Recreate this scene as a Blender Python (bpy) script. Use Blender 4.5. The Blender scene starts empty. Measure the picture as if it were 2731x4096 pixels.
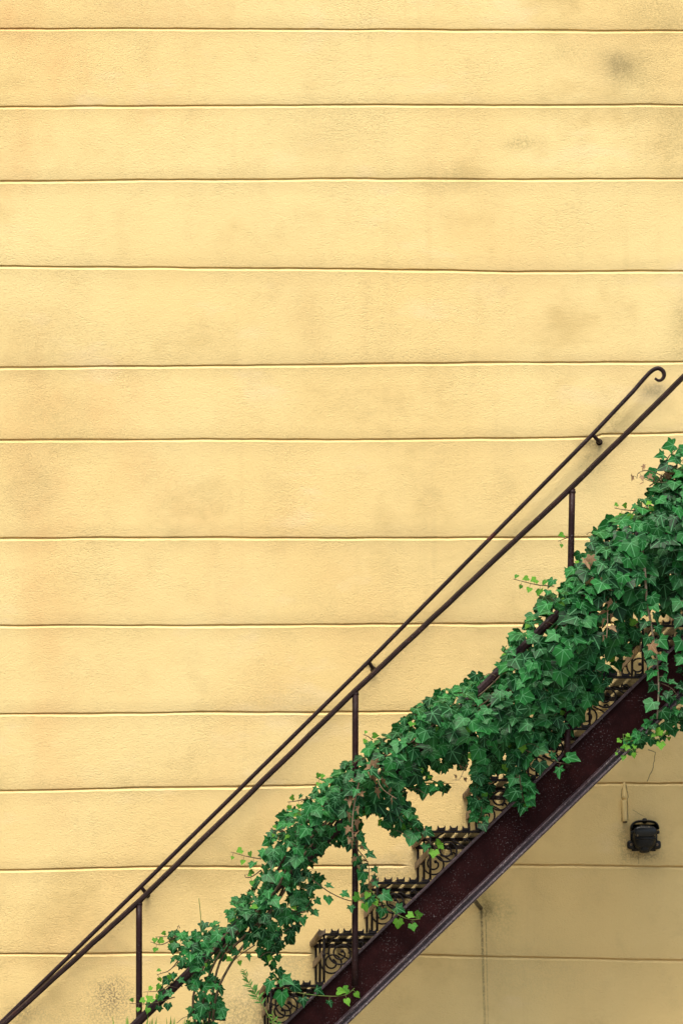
import bpy, bmesh, math, random
import numpy as np
from mathutils import Vector, Matrix, noise as mnoise

# ------------------------------------------------------------------ camera, sky, sun, exposure
scene = bpy.context.scene
COL = scene.collection
S0, D = 1078.0, 18.0            # photo pixels per metre on the stair's near side; distance camera - stair
EX, EY, EZ = 490.0, 4780.0, 0.575   # the point straight ahead of the lens, and the eye height
WALL = 0.79                     # wall face, metres behind the near side of the stair


def P(px, py, y=0.0):
    """photo position -> point of the place at depth y"""
    s = S0 * D / (D + y)
    return Vector(((EX - 1365.5) / S0 + (px - EX) / s, y, EZ - (py - EY) / s))


cam = bpy.data.cameras.new('camera')
cam_o = bpy.data.objects.new('camera', cam)
COL.objects.link(cam_o)
cam_o.location = ((EX - 1365.5) / S0, -D, EZ)
cam_o.rotation_euler = (math.radians(90), 0, 0)
cam.sensor_width = 36
cam.lens = 36 * D * S0 / 4096
cam.shift_x = (1365.5 - EX) / 4096
cam.shift_y = (EY - 2048) / 4096
cam.clip_start, cam.clip_end = 0.1, 2000
scene.camera = cam_o

SUN_DIR = Vector((-0.10, -0.43, 0.90)).normalized()
sun = bpy.data.lights.new('sun', 'SUN')
sun.energy = 1.5
sun.angle = math.radians(38)
sun.color = (1.0, 0.95, 0.86)
sun_o = bpy.data.objects.new('sun', sun)
COL.objects.link(sun_o)
sun_o.rotation_euler = SUN_DIR.to_track_quat('Z', 'Y').to_euler()
sun_o.location = (-2, -8, 12)

world = bpy.data.worlds.new('World')
scene.world = world
world.use_nodes = True
wt = world.node_tree
bg = wt.nodes['Background']
sky = wt.nodes.new('ShaderNodeTexSky')
sky.sky_type = 'NISHITA'
sky.sun_disc = False
sky.sun_elevation = math.asin(SUN_DIR.z)
sky.sun_rotation = math.atan2(SUN_DIR.x, SUN_DIR.y)
sky.air_density = 1.0
sky.dust_density = 4.0
sky.ozone_density = 0.6
wt.links.new(sky.outputs[0], bg.inputs[0])
bg.inputs[1].default_value = 0.09

scene.view_settings.view_transform = 'Standard'
scene.view_settings.look = 'None'
scene.view_settings.gamma = 1
scene.view_settings.use_curve_mapping = False
scene.view_settings.exposure = 1.19

# ------------------------------------------------------------------ node helpers


class NT:
    def __init__(self, name):
        self.m = bpy.data.materials.new(name)
        self.m.use_nodes = True
        self.t = self.m.node_tree
        self.b = self.t.nodes['Principled BSDF']
        self.out = self.t.nodes['Material Output']

    def n(self, kind, **kw):
        nd = self.t.nodes.new(kind)
        for k, v in kw.items():
            setattr(nd, k, v)
        return nd

    def put(self, sock, v):
        if isinstance(v, bpy.types.NodeSocket):
            self.t.links.new(v, sock)
        elif v is not None:
            sock.default_value = v

    def math(self, op, a, b=None, c=None, clamp=False):
        nd = self.n('ShaderNodeMath', operation=op, use_clamp=clamp)
        for i, v in enumerate((a, b, c)):
            if v is not None:
                self.put(nd.inputs[i], v)
        return nd.outputs[0]

    def vmath(self, op, a, b=None):
        nd = self.n('ShaderNodeVectorMath', operation=op)
        self.put(nd.inputs[0], a)
        if b is not None:
            self.put(nd.inputs[1], b)
        return nd.outputs[1] if op in ('DOT_PRODUCT', 'LENGTH') else nd.outputs[0]

    def noise(self, vec, scale, detail=3, rough=0.55, scl=None):
        if scl is not None:
            vec = self.vmath('MULTIPLY', vec, scl)
        nd = self.n('ShaderNodeTexNoise')
        self.put(nd.inputs['Vector'], vec)
        nd.inputs['Scale'].default_value = scale
        nd.inputs['Detail'].default_value = detail
        nd.inputs['Roughness'].default_value = rough
        return nd.outputs['Fac']

    def ramp(self, v, lo, hi, a=0.0, b=1.0):
        nd = self.n('ShaderNodeMapRange', interpolation_type='SMOOTHSTEP')
        self.put(nd.inputs[0], v)
        nd.inputs[1].default_value, nd.inputs[2].default_value = lo, hi
        nd.inputs[3].default_value, nd.inputs[4].default_value = a, b
        return nd.outputs[0]

    def mix(self, f, a, b, blend='MIX'):
        nd = self.n('ShaderNodeMix', data_type='RGBA', blend_type=blend)
        self.put(nd.inputs[0], f)
        for i, v in ((6, a), (7, b)):
            if isinstance(v, tuple):
                v = (*v[:3], 1.0)
            self.put(nd.inputs[i], v)
        return nd.outputs[2]

    def bump(self, h, strength, dist, normal=None):
        nd = self.n('ShaderNodeBump')
        nd.inputs['Strength'].default_value = strength
        nd.inputs['Distance'].default_value = dist
        self.put(nd.inputs['Height'], h)
        if normal is not None:
            self.put(nd.inputs['Normal'], normal)
        return nd.outputs[0]

    def pos(self):
        return self.n('ShaderNodeNewGeometry').outputs['Position']

    def obj(self):
        return self.n('ShaderNodeTexCoord').outputs['Object']


# ------------------------------------------------------------------ materials

def stucco(b0=None, b1=None):
    k = NT('yellow_stucco')
    p = k.pos()
    sep = k.n('ShaderNodeSeparateXYZ')
    k.put(sep.inputs[0], p)
    X, Z = sep.outputs[0], sep.outputs[2]
    col = k.mix(k.ramp(k.noise(p, 0.75, 3), 0.35, 0.65), (0.80, 0.592, 0.246), (0.825, 0.645, 0.290))
    # orange bloom, streaked downwards
    o1 = k.ramp(k.noise(p, 1.7, 4, 0.6, (1.2, 1, 1.0)), 0.50, 0.74)
    left = k.math('MULTIPLY', k.ramp(X, 0.3, -1.4), k.ramp(Z, 1.2, 4.6, 0.25, 1.0))
    col = k.mix(k.math('MULTIPLY', o1, k.math('MULTIPLY_ADD', left, 0.50, 0.14)), col, (0.74, 0.44, 0.175))
    # olive weathering
    o2 = k.ramp(k.noise(p, 2.1, 5, 0.6, (1.0, 1, 1.25)), 0.54, 0.76)
    col = k.mix(k.math('MULTIPLY', o2, 0.70), col, (0.58, 0.42, 0.165))
    o3 = k.ramp(k.noise(p, 6.5, 5, 0.65), 0.52, 0.75)
    col = k.mix(k.math('MULTIPLY', o3, 0.26), col, (0.56, 0.42, 0.18))
    o4 = k.ramp(k.noise(p, 3.1, 4, 0.6, (0.8, 1, 1.6)), 0.58, 0.74)
    col = k.mix(k.math('MULTIPLY', o4, 0.35), col, (0.87, 0.69, 0.39))
    gr = k.noise(p, 330, 2, 0.6, (0.8, 1, 1.2))
    gr2 = k.noise(p, 150, 2, 0.6, (0.85, 1, 1.15))
    col = k.mix(k.ramp(gr, 0.64, 0.76, 0, 0.35), col, (0.42, 0.31, 0.14))

    # faint rain streaks
    st = k.ramp(k.noise(p, 3.0, 4, 0.6, (5.0, 1, 0.30)), 0.56, 0.74)
    st = k.math('MULTIPLY', st, k.ramp(k.noise(p, 1.1, 2), 0.42, 0.6))
    col = k.mix(k.math('MULTIPLY', st, 0.18), col, (0.55, 0.40, 0.17))
    speck = k.noise(p, 130, 3, 0.7)
    warp = k.math('MULTIPLY', k.math('SUBTRACT', k.noise(p, 11, 4, 0.65), 0.5), 2.6)

    def stain_or_shade(cx, cy, rx, ry, c, amt, grain=0.5, lo=0.35, hi=0.65):
        nonlocal col
        if b0 is None or cy + 2.4 * ry < b0 or cy - 2.4 * ry > b1:
            return
        w = P(cx, cy, WALL)
        r = S0 * D / (D + WALL)
        dx = k.math('MULTIPLY', k.math('SUBTRACT', X, w.x), r / rx)
        dz = k.math('MULTIPLY', k.math('SUBTRACT', Z, w.z), r / ry)
        d2 = k.math('ADD', k.math('MULTIPLY', dx, dx), k.math('MULTIPLY', dz, dz))
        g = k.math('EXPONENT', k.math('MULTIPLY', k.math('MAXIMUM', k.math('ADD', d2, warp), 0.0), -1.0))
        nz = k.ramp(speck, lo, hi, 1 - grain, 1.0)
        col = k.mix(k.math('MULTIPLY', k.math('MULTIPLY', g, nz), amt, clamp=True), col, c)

    dark, olive, grey = (0.10, 0.075, 0.035), (0.36, 0.28, 0.11), (0.16, 0.14, 0.09)
    stain_or_shade(2475, 265, 62, 62, (0.25, 0.20, 0.10), 0.75, 0.35)
    stain_or_shade(2530, 290, 150, 115, olive, 0.5, 0.5)
    stain_or_shade(2280, 215, 130, 55, olive, 0.4, 0.9)
    stain_or_shade(2720, 560, 150, 160, olive, 0.55, 0.6)
    stain_or_shade(2640, 60, 170, 90, olive, 0.42, 0.8)
    stain_or_shade(2745, 1330, 70, 170, olive, 0.55, 0.6)
    stain_or_shade(2090, 570, 70, 35, olive, 0.55, 0.95)
    stain_or_shade(1780, 720, 160, 60, olive, 0.28, 0.9)
    stain_or_shade(620, 50, 260, 60, (0.62, 0.40, 0.16), 0.45, 0.6)
    stain_or_shade(130, 1350, 210, 150, (0.55, 0.38, 0.15), 0.42, 0.6)
    stain_or_shade(170, 1650, 150, 90, (0.45, 0.33, 0.13), 0.4, 0.7)
    stain_or_shade(1240, 1250, 70, 230, (0.62, 0.43, 0.17), 0.35, 0.4)
    stain_or_shade(130, 1950, 110, 190, (0.50, 0.36, 0.15), 0.38, 0.4)
    stain_or_shade(250, 2380, 90, 150, (0.66, 0.46, 0.18), 0.3, 0.3)
    stain_or_shade(690, 1370, 420, 90, olive, 0.16, 0.6)
    stain_or_shade(1330, 560, 260, 120, olive, 0.18, 0.8)
    stain_or_shade(1150, 2800, 160, 50, olive, 0.25, 0.85)
    # around the fixings of the wall rail
    stain_or_shade(2385, 1775, 55, 22, dark, 0.7, 0.4)
    stain_or_shade(2370, 1840, 60, 110, (0.30, 0.24, 0.10), 0.45, 0.5)
    stain_or_shade(2440, 1680, 80, 40, (0.42, 0.32, 0.13), 0.5, 0.6)
    stain_or_shade(2610, 1560, 60, 28, grey, 0.45, 0.5)  # soft shadow of the rail's curled end, painted into the wall colour
    stain_or_shade(1480, 2665, 24, 12, dark, 0.75, 0.5)
    stain_or_shade(588, 3560, 28, 32, dark, 0.6, 0.5)
    # splash dirt low on the wall
    stain_or_shade(445, 3990, 85, 75, (0.18, 0.14, 0.08), 0.85, 0.95, 0.42, 0.6)
    stain_or_shade(90, 4050, 60, 36, dark, 0.7, 0.85, 0.45, 0.6)
    stain_or_shade(300, 4080, 340, 70, (0.42, 0.33, 0.15), 0.5, 0.9)
    stain_or_shade(980, 4060, 130, 130, (0.28, 0.23, 0.12), 0.62, 0.85)
    stain_or_shade(1190, 3860, 100, 60, (0.42, 0.34, 0.17), 0.5, 0.9)
    stain_or_shade(1520, 3480, 150, 70, (0.45, 0.35, 0.17), 0.55, 0.9)
    stain_or_shade(1830, 3130, 60, 70, (0.45, 0.35, 0.17), 0.45, 0.8)
    for q in range(-2, 8):  # grime behind each step, with shade from the treads painted into it
        stain_or_shade(1175 + 212.3 * q, 4010 - 205.8 * q, 95, 75, (0.25, 0.20, 0.10), 0.72, 0.5)
        stain_or_shade(1225 + 212.3 * q, 4035 - 205.8 * q, 60, 60, (0.15, 0.12, 0.06), 0.75, 0.45)
    # drip line under the wall strut
    for cx, sl, w, a in ((1924, 0.030, 5.0, 0.75), (1941, 0.022, 2.6, 0.5)):
        if b0 is None or b1 < 3630:
            break
        a0 = P(cx, 3640, WALL)
        r = S0 * D / (D + WALL)
        dz = k.math('SUBTRACT', a0.z, Z)
        xx = k.math('SUBTRACT', k.math('SUBTRACT', X, a0.x), k.math('MULTIPLY', dz, sl))
        d = k.math('ABSOLUTE', k.math('MULTIPLY', xx, r / w))
        f = k.math('MULTIPLY', k.ramp(d, 1.4, 0.4), k.ramp(dz, -0.01, 0.01))
        f = k.math('MULTIPLY', f, k.ramp(dz, 0.7, 0.0, 0.25, 1))
        f = k.math('MULTIPLY', f, k.ramp(speck, 0.35, 0.6, 0.3, 1))
        col = k.mix(k.math('MULTIPLY', f, a), col, dark)
    stain_or_shade(1945, 3640, 28, 36, (0.07, 0.06, 0.025), 0.7, 0.5)
    stain_or_shade(1990, 3670, 70, 80, (0.28, 0.25, 0.10), 0.5, 0.7)
    stain_or_shade(1925, 3585, 60, 40, (0.17, 0.15, 0.04), 0.5, 0.5)
    # round the old lamp and the conduit
    stain_or_shade(2570, 3420, 75, 22, dark, 0.55, 0.7)
    stain_or_shade(2570, 3350, 85, 80, (0.17, 0.14, 0.07), 0.55, 0.6)
    stain_or_shade(2495, 3370, 20, 70, (0.25, 0.2, 0.1), 0.5, 0.9)
    stain_or_shade(2100, 3880, 260, 130, (0.5, 0.42, 0.2), 0.3, 0.6)
    # hairline cracks
    def crack(pts, w=1.8, amt=0.75):
        nonlocal col
        if b0 is None or max(q[1] for q in pts) < b0 - 10 or min(q[1] for q in pts) > b1 + 10:
            return
        r = S0 * D / (D + WALL)
        wob = k.math('MULTIPLY', k.math('SUBTRACT', k.noise(p, 26, 3), 0.5), 0.012)
        for (ax, ay), (bx, by) in zip(pts, pts[1:]):
            a, b = P(ax, ay, WALL), P(bx, by, WALL)
            ux, uz = b.x - a.x, b.z - a.z
            ln = math.hypot(ux, uz)
            ux, uz = ux / ln, uz / ln
            qx, qz = k.math('SUBTRACT', X, a.x), k.math('SUBTRACT', Z, a.z)
            al = k.math('ADD', k.math('MULTIPLY', qx, ux), k.math('MULTIPLY', qz, uz))
            pe = k.math('SUBTRACT', k.math('MULTIPLY', qx, uz), k.math('MULTIPLY', qz, ux))
            pe = k.math('ABSOLUTE', k.math('MULTIPLY', k.math('ADD', pe, wob), r / w))
            f = k.math('MULTIPLY', k.ramp(pe, 1.5, 0.5), k.math('MULTIPLY', k.math('GREATER_THAN', al, -0.001), k.math('LESS_THAN', al, ln + 0.001)))
            col = k.mix(k.math('MULTIPLY', f, amt), col, (0.09, 0.07, 0.035))

    crack([(2590, 3000), (2618, 3010), (2610, 3070), (2588, 3125)])
    crack([(2500, 3018), (2550, 3008)], 1.4, 0.6)
    crack([(2487, 3284), (2485, 3200), (2484, 3160), (2494, 3132)], 1.6, 0.7)
    crack([(2508, 3280), (2507, 3205), (2512, 3188), (2503, 3150), (2498, 3132)], 1.8, 0.7)
    crack([(2551, 3415), (2552, 3455)], 1.5, 0.5)
    crack([(2528, 3240), (2575, 3265)], 1.2, 0.4)
    k.put(k.b.inputs['Base Color'], col)
    k.b.inputs['Roughness'].default_value = 0.92
    k.b.inputs['Specular IOR Level'].default_value = 0.2
    big = k.noise(p, 14, 4, 0.6)
    pits = k.ramp(k.noise(p, 215, 2, 0.5, (0.75, 1, 1.2)), 0.53, 0.67)
    patch = k.ramp(k.noise(p, 3.3, 5, 0.65), 0.38, 0.70, 0.55, 1.15)
    h = k.math('ADD', k.math('MULTIPLY', gr, 0.5), k.math('MULTIPLY', gr2, 0.9))
    h = k.math('SUBTRACT', h, k.math('MULTIPLY', pits, k.math('MULTIPLY', patch, 0.8)))
    h = k.math('MULTIPLY', h, k.math('MULTIPLY_ADD', patch, 0.65, 0.35))
    h = k.math('ADD', h, k.math('MULTIPLY', big, 0.9))
    k.put(k.b.inputs['Normal'], k.bump(h, 0.58, 0.0034))
    return k.m


def iron(name, base, rough=0.38, rust=0.25, chips=0.0, dust=0.0, bump=0.5, spec=0.22):
    k = NT(name)
    p = k.pos()
    c = k.mix(k.ramp(k.noise(p, 18, 4), 0.35, 0.7), base, tuple(v * 1.7 for v in base))
    if rust:
        r = k.ramp(k.noise(p, 7, 6, 0.65), 0.60, 0.76)
        c = k.mix(k.math('MULTIPLY', r, rust), c, (0.17, 0.035, 0.018))
    if chips:
        r = k.ramp(k.noise(p, 165, 2, 0.5), 0.59, 0.70)
        pt = k.ramp(k.noise(p, 7, 4, 0.65), 0.42, 0.64, 0.05, 1)
        c = k.mix(k.math('MULTIPLY', k.math('MULTIPLY', r, pt), chips), c, (0.34, 0.31, 0.30))
    if dust:
        g = k.n('ShaderNodeNewGeometry')
        sp = k.n('ShaderNodeSeparateXYZ')
        k.put(sp.inputs[0], g.outputs['Normal'])
        r = k.ramp(k.noise(p, 30, 4), 0.3, 0.6, 0.3, 1.0)
        c = k.mix(k.math('MULTIPLY', r, dust), c, (0.28, 0.205, 0.125))
    k.put(k.b.inputs['Base Color'], c)
    k.put(k.b.inputs['Roughness'], k.ramp(k.noise(p, 40, 3), 0.3, 0.7, rough * 0.8, rough * 1.35))
    k.b.inputs['Specular IOR Level'].default_value = spec
    h = k.math('ADD', k.noise(p, 130, 4, 0.65), k.math('MULTIPLY', k.noise(p, 35, 3), 0.8))
    k.put(k.b.inputs['Normal'], k.bump(h, bump, 0.003))
    return k.m


def flaking():
    k = NT('flaking_enamel')
    p = k.pos()
    f = k.ramp(k.noise(p, 120, 3, 0.6, (1.0, 1, 0.16)), 0.60, 0.68)
    k.put(k.b.inputs['Base Color'], k.mix(f, (0.010, 0.012, 0.011), (0.36, 0.30, 0.20)))
    k.put(k.b.inputs['Roughness'], k.ramp(f, 0, 1, 0.3, 0.8))
    k.b.inputs['Specular IOR Level'].default_value = 0.4
    k.put(k.b.inputs['Normal'], k.bump(k.noise(p, 150, 3), 0.5, 0.002))
    return k.m


def leaf_mat(name, c1, c2, vein, rough=0.42, vein_amt=0.55, trans=0.12):
    k = NT(name)
    tc = k.n('ShaderNodeTexCoord')
    uv = k.n('ShaderNodeUVMap')
    sep = k.n('ShaderNodeSeparateXYZ')
    k.put(sep.inputs[0], uv.outputs[0])
    u = k.math('ABSOLUTE', sep.outputs[0])
    v = sep.outputs[1]
    ring = k.math('ADD', k.math('MULTIPLY', u, u), k.math('MULTIPLY', v, v))
    m = None
    for a, w in ((0, 0.030), (44, 0.022), (98, 0.02)):
        s, c = math.sin(math.radians(a)), math.cos(math.radians(a))
        al = k.math('ADD', k.math('MULTIPLY', u, s), k.math('MULTIPLY', v, c))
        pe = k.math('ABSOLUTE', k.math('SUBTRACT', k.math('MULTIPLY', u, c), k.math('MULTIPLY', v, s)))
        f = k.math('MULTIPLY', k.ramp(pe, w * 1.5, w * 0.3), k.math('GREATER_THAN', al, -0.01))
        m = f if m is None else k.math('MAXIMUM', m, f)
    # side veins off the midrib
    sv = k.math('FRACT', k.math('MULTIPLY', k.math('SUBTRACT', v, k.math('MULTIPLY', u, 0.8)), 6.0))
    sv = k.ramp(k.math('ABSOLUTE', k.math('SUBTRACT', sv, 0.5)), 0.08, 0.0, 0, 0.18)
    m = k.math('MAXIMUM', m, sv)
    at = k.n('ShaderNodeAttribute', attribute_name='tint')
    oi = k.n('ShaderNodeObjectInfo')
    rnd = k.math('FRACT', k.math('ADD', at.outputs['Fac'], oi.outputs['Random']))
    col = k.mix(k.ramp(rnd, 0.0, 1.0), c1, c2)
    nz = k.noise(k.pos(), 40, 3)
    col = k.mix(k.ramp(nz, 0.4, 0.7, 0, 0.45), col, tuple(x * 0.72 for x in c1))
    col = k.mix(k.math('MULTIPLY', m, vein_amt), col, vein)
    k.put(k.b.inputs['Base Color'], col)
    k.b.inputs['Roughness'].default_value = rough
    k.b.inputs['Specular IOR Level'].default_value = 0.13
    h = k.math('ADD', k.math('MULTIPLY', m, -0.6), k.math('MULTIPLY', k.noise(k.pos(), 90, 2), 0.6))
    nb = k.bump(h, 0.45, 0.003)
    k.put(k.b.inputs['Normal'], nb)
    if trans:
        tr = k.n('ShaderNodeBsdfTranslucent')
        k.put(tr.inputs['Color'], k.mix(0.5, col, (0.12, 0.30, 0.02)))
        mx = k.n('ShaderNodeMixShader')
        mx.inputs[0].default_value = trans
        k.t.links.new(k.b.outputs[0], mx.inputs[1])
        k.t.links.new(tr.outputs[0], mx.inputs[2])
        k.t.links.new(mx.outputs[0], k.out.inputs[0])
    return k.m


def plain(name, c1, c2, scale=20, rough=0.8, bump=0.3, dist=0.003):
    k = NT(name)
    p = k.pos()
    k.put(k.b.inputs['Base Color'], k.mix(k.ramp(k.noise(p, scale, 4), 0.35, 0.65), c1, c2))
    k.b.inputs['Roughness'].default_value = rough
    k.b.inputs['Specular IOR Level'].default_value = 0.3
    k.put(k.b.inputs['Normal'], k.bump(k.noise(p, scale * 4, 3), bump, dist))
    return k.m


M = dict(
    stucco=stucco(),
    rail=iron('brown_painted_rail', (0.017, 0.0085, 0.008), 0.36, 0.5, 0.2, spec=0.16),
    post=iron('brown_painted_post', (0.0165, 0.0062, 0.0055), 0.42, 0.25, 0.2, spec=0.16),
    web=iron('maroon_painted_girder', (0.0150, 0.0038, 0.0036), 0.5, 0.28, 0.36, bump=0.3, spec=0.05),
    edge=iron('worn_girder_edge', (0.042, 0.027, 0.030), 0.30, 0.05, 0.9, bump=1.0, spec=0.5),
    step=iron('black_cast_iron', (0.009, 0.0062, 0.0055), 0.33, 0.2, 0.15, spec=0.2),
    dusty=iron('dusty_cast_iron', (0.05, 0.032, 0.022), 0.7, 0.2, 0.0, 0.9),
    lamp=iron('black_enamel', (0.0045, 0.0052, 0.0045), 0.34, 0.15, 0.4, spec=0.3),
    flake=flaking(),
    leaf=leaf_mat('ivy_leaf', (0.0022, 0.034, 0.0058), (0.021, 0.158, 0.030), (0.14, 0.40, 0.17), 0.36, 0.55, 0.03),
    young=leaf_mat('young_ivy_leaf', (0.045, 0.20, 0.016), (0.14, 0.36, 0.03), (0.24, 0.46, 0.10), 0.5, 0.4, 0.2),
    dead=leaf_mat('dead_ivy_leaf', (0.20, 0.115, 0.055), (0.33, 0.21, 0.11), (0.42, 0.29, 0.17), 0.85, 0.4, 0.05),
    stem=plain('ivy_stem', (0.06, 0.042, 0.022), (0.13, 0.10, 0.05), 60),
    pale=plain('pale_dry_stem', (0.36, 0.21, 0.12), (0.46, 0.34, 0.22), 50),
    grey=plain('grey_vine_bark', (0.20, 0.155, 0.095), (0.30, 0.25, 0.165), 50),
    soft=plain('soft_green_stem', (0.10, 0.20, 0.03), (0.16, 0.16, 0.05), 60),
    weed=leaf_mat('weed_leaf', (0.05, 0.19, 0.04), (0.11, 0.26, 0.05), (0.2, 0.35, 0.1), 0.55, 0.3, 0.2),
    grass=plain('grass_blade', (0.10, 0.26, 0.02), (0.18, 0.33, 0.05), 30, 0.6),
    soil=plain('paving', (0.17, 0.155, 0.13), (0.25, 0.23, 0.19), 3, 0.9, 0.4, 0.01),
    hole=plain('dark_bore', (0.004, 0.004, 0.004), (0.006, 0.006, 0.006), 30, 0.9),
)

# ------------------------------------------------------------------ object helpers


def link(name, mesh, parent=None, loc=None, mats=None):
    o = bpy.data.objects.new(name, mesh)
    COL.objects.link(o)
    if parent is not None:
        o.parent = parent
    if loc is not None:
        o.location = loc
    if mats is not None:
        mesh.materials.clear()
        for m in (mats if isinstance(mats, (list, tuple)) else [mats]):
            mesh.materials.append(m)
    return o


def tag(o, label=None, cat=None, group=None, kind=None):
    for key, v in (('label', label), ('category', cat), ('group', group), ('kind', kind)):
        if v:
            o[key] = v
    return o


def empty(name, loc=(0, 0, 0)):
    o = bpy.data.objects.new(name, None)
    o.empty_display_size = 0.1
    COL.objects.link(o)
    o.location = loc
    return o


def bm_mesh(bm, name, smooth=False):
    bmesh.ops.recalc_face_normals(bm, faces=bm.faces[:])
    me = bpy.data.meshes.new(name)
    bm.to_mesh(me)
    bm.free()
    if smooth:
        for f in me.polygons:
            f.use_smooth = True
    return me


def tube(bm, pts, rad, sides=8, caps=True, up=Vector((0, 1, 0)), squash=None):
    """round bar along pts; rad a number or a list"""
    pts = [Vector(p) for p in pts]
    n = len(pts)
    rads = rad if isinstance(rad, (list, tuple)) else [rad] * n
    rings = []
    ref = up.copy()
    for i in range(n):
        t = (pts[min(i + 1, n - 1)] - pts[max(i - 1, 0)]).normalized()
        a = ref - t * ref.dot(t)
        if a.length < 1e-4:
            a = Vector((1, 0, 0)) - t * t.x
        a.normalize()
        ref = a
        b = t.cross(a)
        ring = []
        for s in range(sides):
            th = 2 * math.pi * (s + 0.5) / sides
            ra, rb = (rads[i], rads[i]) if squash is None else (rads[i] * squash[0], rads[i] * squash[1])
            ring.append(bm.verts.new(pts[i] + a * math.cos(th) * ra + b * math.sin(th) * rb))
        rings.append(ring)
    for r0, r1 in zip(rings, rings[1:]):
        for s in range(sides):
            bm.faces.new((r0[s], r0[(s + 1) % sides], r1[(s + 1) % sides], r1[s]))
    if caps:
        bm.faces.new(rings[0][::-1])
        bm.faces.new(rings[-1])


def prism(bm, prof, a, b, ax_u, ax_v):
    """extrude a closed 2-D profile from point a to b"""
    a, b = Vector(a), Vector(b)
    r0 = [bm.verts.new(a + ax_u * u + ax_v * v) for u, v in prof]
    r1 = [bm.verts.new(b + ax_u * u + ax_v * v) for u, v in prof]
    n = len(prof)
    for i in range(n):
        bm.faces.new((r0[i], r0[(i + 1) % n], r1[(i + 1) % n], r1[i]))
    bm.faces.new(r0[::-1])
    bm.faces.new(r1)


def box(bm, c, s, rot=None):
    c = Vector(c)
    vs = []
    for dx in (-.5, .5):
        for dy in (-.5, .5):
            for dz in (-.5, .5):
                v = Vector((dx * s[0], dy * s[1], dz * s[2]))
                if rot is not None:
                    v = rot @ v
                vs.append(bm.verts.new(c + v))
    for f in ((0, 1, 3, 2), (4, 6, 7, 5), (0, 4, 5, 1), (2, 3, 7, 6), (0, 2, 6, 4), (1, 5, 7, 3)):
        bm.faces.new([vs[i] for i in f])


def bevel(bm, w, seg=2):
    bmesh.ops.bevel(bm, geom=bm.edges[:], offset=w, segments=seg, affect='EDGES', clamp_overlap=True)


def smooth_path(pts, per=6):
    pts = [Vector(p) for p in pts]
    q = [pts[0] * 2 - pts[1]] + pts + [pts[-1] * 2 - pts[-2]]
    out = []
    for i in range(1, len(q) - 2):
        p0, p1, p2, p3 = q[i - 1:i + 3]
        for s in range(per):
            t = s / per
            out.append(0.5 * ((2 * p1) + (p2 - p0) * t + (2 * p0 - 5 * p1 + 4 * p2 - p3) * t * t + (3 * p1 - p0 - 3 * p2 + p3) * t ** 3))
    out.append(pts[-1])
    return out


# ------------------------------------------------------------------ ground
def ground():
    bm = bmesh.new()
    ys = [400, 60, 10, 2.0, -1.0, -4, -8, -12, -17, -20, -40, -400]
    xs = [-400, -40, -8, -4, -2, 0, 2, 4, 8, 40, 400]
    def h(y):
        return 0.0 if y > -1 else -1.05 * min(1.0, (-1 - y) / 16.0)
    g = [[bm.verts.new((x, y, h(y))) for x in xs] for y in ys]
    for i in range(len(ys) - 1):
        for j in range(len(xs) - 1):
            bm.faces.new((g[i][j], g[i + 1][j], g[i + 1][j + 1], g[i][j + 1]))
    o = link('ground', bm_mesh(bm, 'ground'), mats=M['soil'])
    tag(o, kind='structure')


ground()

# ------------------------------------------------------------------ wall: rendered bands with scored joints
GY = [  # joint heights in the photo at x = 0, 697, 1393, 2090, 2731
    (117, 115, 120, 125, 123), (428, 425, 421, 423, 421), (726, 722, 716, 719, 717),
    (1068, 1073, 1078, 1087, 1087), (1472, 1465, 1460, 1451, 1447), (1764, 1759, 1759, 1754, 1742),
    (2155, 2153, 2154, 2151, 2149), (2505, 2504, 2499, 2497, 2494), (2856, 2853, 2851, 2844, 2840),
    (3166, 3151, 3140, 3135, 3134), (3482, 3469, 3465, 3461, 3470), (3818, 3814, 3816, 3832, 3843),
    (4180, 4185, 4185, 4190, 4190), (4540, 4540, 4545, 4545, 4545), (4900, 4900, 4900, 4900, 4900)]
for e in range(1, 9):
    GY.insert(0, tuple(117 - 330 * e for _ in range(5)))
GX = (0, 697, 1393, 2090, 2731)
FADE = {17: (1752, 1830, 2250, 2330), 18: (1600, 1640, 1980, 2040), 19: (1230, 1256, 1640, 1700)}


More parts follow.
